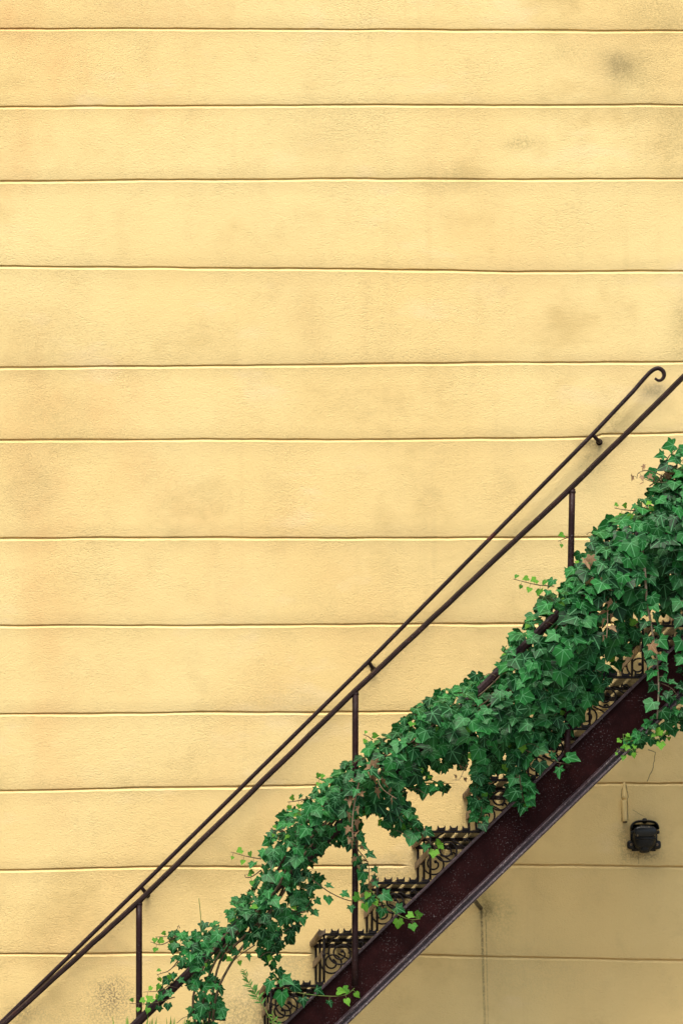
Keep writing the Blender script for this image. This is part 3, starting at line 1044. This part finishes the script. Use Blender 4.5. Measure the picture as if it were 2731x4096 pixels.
def fill(poly, step, layer, y_of, size_of, keep=1.0, up=0.55, rough=0.45):
    xs = [p[0] for p in poly]
    ys = [p[1] for p in poly]
    py = min(ys)
    row = 0
    while py < max(ys):
        px = min(xs) + (row % 2) * step * 0.5
        while px < max(xs):
            qx, qy = px + IV.uniform(-.42, .42) * step, py + IV.uniform(-.42, .42) * step
            px += step
            if IV.random() > keep or not inside(qx, qy, poly):
                continue
            d, (gx, gy) = seg_dist(qx, qy, poly)
            skip = False
            for cx, cy, rx, ry, pk in GAPS:
                if ((qx - cx) / rx) ** 2 + ((qy - cy) / ry) ** 2 < 1.6 and IV.random() > pk:
                    skip = True
            if skip or (bare(qx, qy) and layer < 3):
                continue
            e = max(0.0, 1 - d / 85.0)
            hi_, lo_ = 0, 0
            while hi_ < 400 and inside(qx, qy - hi_, poly):
                hi_ += 25
            while lo_ < 400 and inside(qx, qy + lo_, poly):
                lo_ += 25
            rel = hi_ / (hi_ + lo_)            # 0 at the top of the mass, 1 at its underside
            upq = up + 0.30 - 0.85 * rel
            yq = y_of(d)
            if yq < 0:
                yq *= 1.0 - 0.75 * max(0.0, rel - 0.45) / 0.55
            gl = math.hypot(gx, gy) + 1e-6
            ox, oz = gx / gl * e, -gy / gl * e
            if oz < 0:
                oz *= 0.15
                ox *= 0.4
            n = Vector((ox * 0.55 + IV.gauss(0, rough * 0.8), -1.0, oz * 1.15 + upq + IV.gauss(0, rough)))
            if layer >= 2:
                n = Vector((IV.gauss(0, 0.7), -1.0 if layer == 2 else IV.choice((-1, 1)), IV.gauss(0.3, 0.6)))
            ang = IV.gauss(0, 0.75)
            t = Vector((math.sin(ang) + ox * 0.5, -0.35, -math.cos(ang)))
            sz = size_of(qx, qy) * IV.choice((IV.uniform(0.5, 0.85), IV.uniform(0.8, 1.1), IV.uniform(0.9, 1.15), IV.uniform(1.1, 1.4)))
            if e > 0.55:
                sz *= 0.86
            kind = 'young' if (IV.random() < (0.045 if e > 0.4 else 0.012) and layer < 2) else 'green'
            if kind == 'young':
                sz *= 0.6
            add_leaf(kind, qx, qy, yq + IV.gauss(0, 0.014), n, t, sz, layer)
        py += step * 0.87
        row += 1


def sz_main(px, py):
    return 0.0355 + 0.0150 * max(0, min(1, (px - 700) / 1700))


fill(MAIN, 36, 0, lambda d: -0.045 - 0.17 * math.sqrt(min(1, d / 130)), sz_main, 0.93, 0.6, 0.42)
fill(MAIN, 44, 1, lambda d: -0.01 - 0.06 * math.sqrt(min(1, d / 130)), sz_main, 0.8, 0.4, 0.5)
fill(MAIN, 40, 2, lambda d: 0.02 * math.sqrt(min(1, d / 130)), sz_main, 0.85)
fill(MAIN, 42, 3, lambda d: 0.11 * math.sqrt(min(1, d / 130)), sz_main, 0.85)
fill(CLUMP, 27, 0, lambda d: -0.12, lambda a, b: 0.036, 0.9)
fill(CLUMP, 32, 2, lambda d: -0.08, lambda a, b: 0.036, 0.9)
fill(RIGHT, 44, 0, lambda d: -0.12, lambda a, b: 0.042, 0.6)

stems = []      # (name, path, radii, material)


def tendril(pts, y0, y1, n, s0, s1, young_from=0.55, mat='stem', r0=0.0022, r1=0.0010, kinds=None, spread=0.012, name='tendril'):
    k = len(pts)
    path = smooth_path([P(x, z, y0 + (y1 - y0) * i / (k - 1)) for i, (x, z) in enumerate(pts)], 6)
    m = len(path)
    stems.append((name, path, [r0 + (r1 - r0) * i / (m - 1) for i in range(m)], mat))
    for i in range(n):
        t = (i + 0.5 + IV.uniform(-.25, .25)) / n
        f = t * (m - 1)
        a = int(min(f, m - 2))
        p = path[a].lerp(path[a + 1], f - a)
        d = (path[a + 1] - path[a]).normalized()
        side = 1 if i % 2 else -1
        perp = Vector((-d.z, 0, d.x)) * side
        sz = (s0 + (s1 - s0) * t) * IV.uniform(0.8, 1.2)
        kind = kinds if kinds else ('young' if t > young_from else 'green')
        off = perp * (spread + sz * 0.25) + Vector((0, IV.uniform(-0.012, 0.004), -0.002))
        nrm = Vector((IV.gauss(0, .45), -1, 0.45 + IV.gauss(0, .35)))
        if kind == 'dead':
            nrm = Vector((IV.gauss(0, 1.2), -0.7, IV.gauss(0, .9)))
        tip = perp * 0.7 + Vector((0, -0.2, -0.75)) + d * 0.3
        s = ('heart' if IV.random() < .6 else 'broad') if kind == 'young' else ('long' if kind == 'dead' else IV.choice(('star', 'broad', 'star', 'long')))
        vi = IV.randrange(len(VAR[s]))
        mw = leaf_matrix(p + off, nrm, tip, sz)
        mw.translation = p + off - (mw.to_3x3() @ Vector((0, 0.15, 0)))
        leaves.append((kind, (s, vi), mw, sz * 0.9, 0, 0, 0))
        stems.append(('petiole', [p, p + off * 0.5 + Vector((0, 0, .003)), mw.translation.copy()], [0.0009] * 3, mat))


T = tendril
T([(2215, 2345), (2140, 2338), (2052, 2316)], -0.05, -0.07, 9, 0.034, 0.016, 0.25)
T([(1045, 3436), (985, 3425), (925, 3408)], -0.05, -0.06, 6, 0.034, 0.014, 0.4)
T([(712, 3742), (650, 3778), (603, 3768)], -0.05, -0.06, 5, 0.032, 0.016, 0.3)
T([(720, 3742), (670, 3746), (622, 3748)], -0.04, -0.06, 4, 0.028, 0.012, 0.2)
T([(700, 3988), (610, 4014), (520, 4014)], -0.06, -0.06, 9, 0.036, 0.016, 0.4)
T([(690, 3930), (640, 3962), (575, 3968)], -0.05, -0.06, 6, 0.032, 0.018, 0.4)
T([(720, 3835), (680, 3880), (640, 3895), (628, 3900)], -0.05, -0.06, 4, 0.03, 0.014, 0.4)
T([(1240, 3512), (1320, 3570), (1400, 3603), (1462, 3598), (1500, 3580)], -0.09, -0.05, 9, 0.042, 0.026, 0.55)
T([(1090, 3900), (1130, 3945), (1200, 3972), (1320, 3985), (1385, 3978), (1418, 3952)], -0.06, -0.06, 11, 0.056, 0.020, 0.6, mat='soft')
T([(1480, 3560), (1530, 3610), (1585, 3655), (1640, 3678), (1680, 3676)], -0.05, -0.06, 8, 0.050, 0.022, 0.55, mat='soft')
T([(1405, 3300), (1428, 3390), (1470, 3450), (1475, 3510), (1478, 3545)], -0.09, -0.05, 13, 0.036, 0.036, 2)
T([(1660, 3310), (1700, 3350), (1740, 3385), (1755, 3395)], -0.08, -0.05, 6, 0.05, 0.022, 0.6)
T([(1905, 3180), (1925, 3240), (1905, 3300)], -0.05, -0.04, 8, 0.034, 0.03, 2)
T([(2100, 3000), (2190, 3040), (2290, 3060)], -0.10, -0.08, 6, 0.050, 0.046, 2)
T([(2075, 3100), (2090, 3190), (2110, 3225)], -0.10, -0.07, 7, 0.050, 0.042, 2)
T([(2540, 2042), (2500, 2040), (2455, 2032)], -0.05, -0.06, 5, 0.03, 0.014, 0.2)
T([(1222, 3196), (1180, 3205), (1150, 3208)], -0.05, -0.06, 4, 0.024, 0.014, 0.2)
T([(1295, 3118), (1275, 3115), (1262, 3108)], -0.05, -0.06, 3, 0.022, 0.014, 0.1)
T([(1140, 3325), (1100, 3322), (1082, 3312)], -0.05, -0.06, 3, 0.02, 0.014, 0.1)
T([(1490, 2960), (1470, 2945), (1452, 2938)], -0.05, -0.06, 3, 0.026, 0.014, 0.1)
T([(2270, 2150), (2230, 2165)], -0.05, -0.05, 2, 0.026, 0.016, 0.1)
T([(1045, 3480), (1010, 3505), (985, 3510), (978, 3496)], -0.05, -0.06, 3, 0.022, 0.014, 0.1)
T([(1160, 3640), (1215, 3650), (1250, 3625)], -0.07, -0.06, 5, 0.036, 0.03, 2)
T([(1185, 3660), (1215, 3640), (1245, 3600), (1252, 3570)], -0.07, -0.06, 6, 0.03, 0.028, 2)
T([(2595, 1945), (2650, 1905), (2700, 1862), (2731, 1838), (2790, 1800)], -0.05, -0.06, 9, 0.048, 0.04, 2)
T([(2650, 1880), (2670, 1830), (2700, 1800), (2715, 1788)], -0.05, -0.06, 5, 0.046, 0.04, 2)
T([(1020, 3780), (960, 3820), (930, 3850)], -0.05, -0.06, 5, 0.034, 0.02, 0.6)
T([(2560, 2950), (2520, 2965), (2495, 2960), (2490, 2935)], -0.12, -0.13, 7, 0.026, 0.014, 0.2, mat='soft')
T([(2545, 2990), (2500, 3005), (2465, 2995)], -0.12, -0.13, 6, 0.026, 0.014, 0.1, mat='soft')
T([(2660, 2930), (2630, 2955), (2600, 2955)], -0.14, -0.14, 3, 0.034, 0.016, 0.0, mat='soft')
# the long grey vine that hangs over the girder at the right
T([(2560, 2140), (2578, 2300), (2584, 2400), (2594, 2453), (2607, 2527), (2622, 2611), (2628, 2674), (2632, 2759), (2626, 2875)], -0.19, -0.14, 24, 0.046, 0.044, 2, mat='grey', r0=0.0052, r1=0.0030, name='vine', spread=0.010)
T([(2720, 2150), (2735, 2280), (2745, 2420), (2750, 2560), (2745, 2690)], -0.15, -0.13, 14, 0.052, 0.048, 2, mat='grey', r0=0.004, r1=0.002, name='vine')
T([(2635, 2730), (2670, 2745), (2690, 2760), (2712, 2790)], -0.14, -0.14, 5, 0.04, 0.036, 2)
# dead runners
T([(1440, 3112), (1422, 3185), (1411, 3260), (1409, 3320), (1412, 3362)], -0.19, -0.16, 9, 0.042, 0.030, 2, mat='pale', kinds='dead', r0=0.0030, r1=0.0018, name='dead_runner', spread=0.006)
T([(1512, 3080), (1515, 3130), (1540, 3165), (1585, 3195)], -0.19, -0.17, 5, 0.044, 0.026, 2, mat='pale', kinds='dead', r0=0.0022, r1=0.001, name='dead_runner', spread=0.006)
T([(2366, 2308), (2400, 2350), (2424, 2415), (2428, 2480), (2424, 2552)], -0.19, -0.17, 11, 0.044, 0.028, 2, mat='pale', kinds='dead', r0=0.0030, r1=0.0016, name='dead_runner', spread=0.006)
T([(2660, 1915), (2630, 1895), (2585, 1882), (2552, 1892), (2545, 1915)], -0.06, -0.08, 5, 0.036, 0.024, 2, kinds='dead', name='dead_runner')
T([(2690, 1925), (2650, 1930), (2600, 1925), (2570, 1912)], -0.06, -0.08, 6, 0.040, 0.024, 2, kinds='dead', name='dead_runner')
T([(1425, 3350), (1432, 3420), (1455, 3470)], -0.16, -0.10, 5, 0.030, 0.022, 2, kinds='dead', name='dead_runner')
T([(1870, 3050), (1850, 3090), (1835, 3118), (1810, 3120)], -0.05, -0.04, 3, 0.030, 0.014, 2, mat='pale', kinds='dead', r0=.0012, r1=.0008, name='dead_runner')
for x, z in ((2345, 2250), (2470, 2265), (2360, 2240), (1500, 3060), (1400, 3200), (1480, 3080), (2440, 2420), (2610, 2590)):
    add_leaf('dead', x, z, -0.19, (IV.gauss(0, .6), -1, IV.gauss(.3, .4)), (IV.gauss(0, .5), 0, -1), 0.046, 0)
# thin upright shoot
stems.append(('tendril', smooth_path([P(806, 3712, -0.06), P(802, 3650, -0.06), P(796, 3592, -0.06)]), [0.0014] * 12 + [0.0008], 'soft'))


def build_ivy():
    root = empty('ivy', (P(760, 4096).x, 0, 0))
    tag(root, 'dense dark green ivy draped along the stair rail and hanging over the steps', 'ivy')
    base = Vector(root.location)
    Tm = Matrix.Translation(-base)
    # woody stems inside the mass, along the mid rail and down to the ground
    rr = random.Random(5)
    line = [(830, 5395), (822, 4600), (815, 4250), (820, 4000), (900, 3790), (1080, 3600), (1180, 3400), (1320, 3260), (1500, 3080), (1700, 2960), (1950, 2800), (2150, 2620), (2330, 2400), (2500, 2260), (2731, 2080), (2900, 1950)]
    for q in range(7):
        o = (rr.uniform(-40, 40), rr.uniform(-35, 35))
        pts = [P(x + o[0] + rr.uniform(-22, 22), z + o[1] + rr.uniform(-22, 22) if z < 5000 else z, -0.02 + rr.uniform(-0.05, 0.04)) for x, z in line[(0 if q < 3 else rr.randrange(2, 8)):]]
        path = smooth_path(pts, 5)
        stems.append(('vine', path, [0.005 - 0.003 * i / len(path) for i in range(len(path))], 'stem'))
    for q in range(60):            # short twigs
        poly = MAIN
        while True:
            x, z = rr.uniform(600, 2750), rr.uniform(1850, 4090)
            if inside(x, z, poly):
                break
        a = rr.uniform(0, 6.28)
        p0 = P(x, z, -0.05 + rr.uniform(-.04, .06))
        stems.append(('petiole', smooth_path([p0, p0 + Vector((math.cos(a) * .04, -.02, math.sin(a) * .03)), p0 + Vector((math.cos(a) * .07, -.05, math.sin(a) * .04 - .02))], 4), [0.0014] * 9, 'stem'))
    thin = {}
    for name, path, rad, mat in stems:
        if name == 'petiole':
            bm = thin.setdefault(mat, bmesh.new())
            tube(bm, [p - base for p in path], rad, 4, caps=False)
            continue
        bm = bmesh.new()
        rad = (rad + [rad[-1]] * len(path))[:len(path)]
        tube(bm, [p - base for p in path], rad, 6)
        link(name, bm_mesh(bm, name, True), root, mats=M[mat])
    for mat, bm in thin.items():
        o = link('leaf_stalks', bm_mesh(bm, 'leaf_stalks', True), root, mats=M[mat])
        o['kind'] = 'stuff'
    matof = {'green': ('leaf', M['leaf']), 'young': ('young_leaf', M['young']), 'dead': ('dead_leaf', M['dead'])}
    cache = {}
    for kind in ('green', 'young', 'dead'):
        nm, mat = matof[kind]
        items = [l for l in leaves if l[0] == kind]
        # largest in view first: front layer, inside the frame, by size
        items.sort(key=lambda l: (l[4] > 0 or not (0 < (l[5] or 1) < 2740), -l[3]))
        lim = 300
        for l in items[:lim]:
            key = (kind, l[1])
            if key not in cache:
                cache[key] = leaf_mesh(VAR[l[1][0]][l[1][1]], mat, nm)
            o = link(nm, cache[key], root)
            o.matrix_local = Tm @ l[2]
        rest = items[lim:]
        if rest:
            me = joined_leaves('foliage', [(VAR[l[1][0]][l[1][1]], Tm @ l[2]) for l in rest], mat)
            o = link('foliage', me, root)
            o['kind'] = 'stuff'
    print('ivy leaves', len(leaves), {k: sum(1 for l in leaves if l[0] == k) for k in matof})


build_ivy()

# ------------------------------------------------------------------ weed by the lowest visible step, and tall grass


def build_weed():
    root = empty('weed', (P(1095, 4300, -0.08).x, -0.08, 0))
    tag(root, 'slender narrow-leaved weed growing up in front of the lowest visible step', 'weed')
    base = Vector(root.location)
    rr = random.Random(21)
    cache = {}
    for pts, n0 in (([(1098, 5395), (1110, 4700), (1095, 4150), (1072, 4060), (1030, 3990), (995, 3930), (975, 3880)], 0.72),
                    ([(1098, 5395), (1120, 4800), (1115, 4300), (1098, 4110), (1088, 4050)], 0.80),
                    ([(1098, 5395), (1115, 4750), (1112, 4300), (1106, 4150), (1110, 4078)], 0.82)):
        path = smooth_path([P(x, z, -0.08) for x, z in pts], 8)
        m = len(path)
        bm = bmesh.new()
        tube(bm, [p - base for p in path], [0.0035 - 0.0026 * i / m for i in range(m)], 6)
        link('stem', bm_mesh(bm, 'stem', True), root, mats=M['soft'])
        zs = [p.z for p in path]
        # leaves on the upper part
        cnt = 30 if n0 < 0.75 else 12
        for i in range(cnt):
            t = i / (cnt - 1)
            f = (0.60 + 0.40 * t) * (m - 1)
            a = int(min(f, m - 2))
            p = path[a].lerp(path[a + 1], f - a)
            d = (path[a + 1] - path[a]).normalized()
            side = 1 if i % 2 else -1
            tip = Vector((-d.z, 0, d.x)) * side * (0.8 if rr.random() < .8 else -.6) + d * rr.uniform(.5, 1.1) + Vector((0, rr.gauss(0, .4), 0))
            sz = (0.038 - 0.024 * t) * rr.uniform(.8, 1.25)
            yk = 'young' if (n0 > .75 and rr.random() < .6) else 'weed'
            vi = rr.randrange(3)
            if (yk, vi) not in cache:
                cache[(yk, vi)] = leaf_mesh(VAR['lance'][vi], M[yk], 'leaf')
            o = link('leaf', cache[(yk, vi)], root)
            o.matrix_local = Matrix.Translation(-base) @ leaf_matrix(p, (rr.gauss(0, .5), -1, rr.gauss(.5, .5)), tip, sz)


def build_grass():
    for (cx, label, n) in ((540, 'tuft of tall bright grass beside the leftmost post', 16), (745, 'tuft of tall bright grass under the hanging ivy', 20)):
        rr = random.Random(cx)
        base = Vector((P(cx, 4096, -0.05).x, -0.05, 0))
        bm = bmesh.new()
        for i in range(n):
            x = base.x + rr.uniform(-0.085, 0.085)
            top = P(cx, 4058 + abs(rr.gauss(0, 16)), -0.05).z
            lean = rr.gauss(0, 0.03)
            y = rr.uniform(-0.03, 0.03)
            prev = None
            w = rr.uniform(0.0025, 0.0045)
            for t in (0, 0.4, 0.7, 0.85, 0.92, 0.95, 0.97, 0.985, 0.994, 1.0):
                c = Vector((x * (0.7 * t + 0.3) + base.x * 0.7 * (1 - t) - base.x + lean * t ** 3, y + 0.03 * t * t, top * t))
                ww = w * min(1.0, (1 - t) * 26) + 0.0002
                cur = (bm.verts.new(c + Vector((-ww, 0, 0))), bm.verts.new(c + Vector((0, -ww * .5, 0))), bm.verts.new(c + Vector((ww, 0, 0))))
                if prev:
                    for q in range(2):
                        bm.faces.new((prev[q], prev[q + 1], cur[q + 1], cur[q]))
                prev = cur
        me = bpy.data.meshes.new('grass')
        bm.to_mesh(me)
        bm.free()
        o = link('tall_grass', me, None, base, M['grass'])
        tag(o, label, 'grass', kind='stuff')


build_weed()
build_grass()
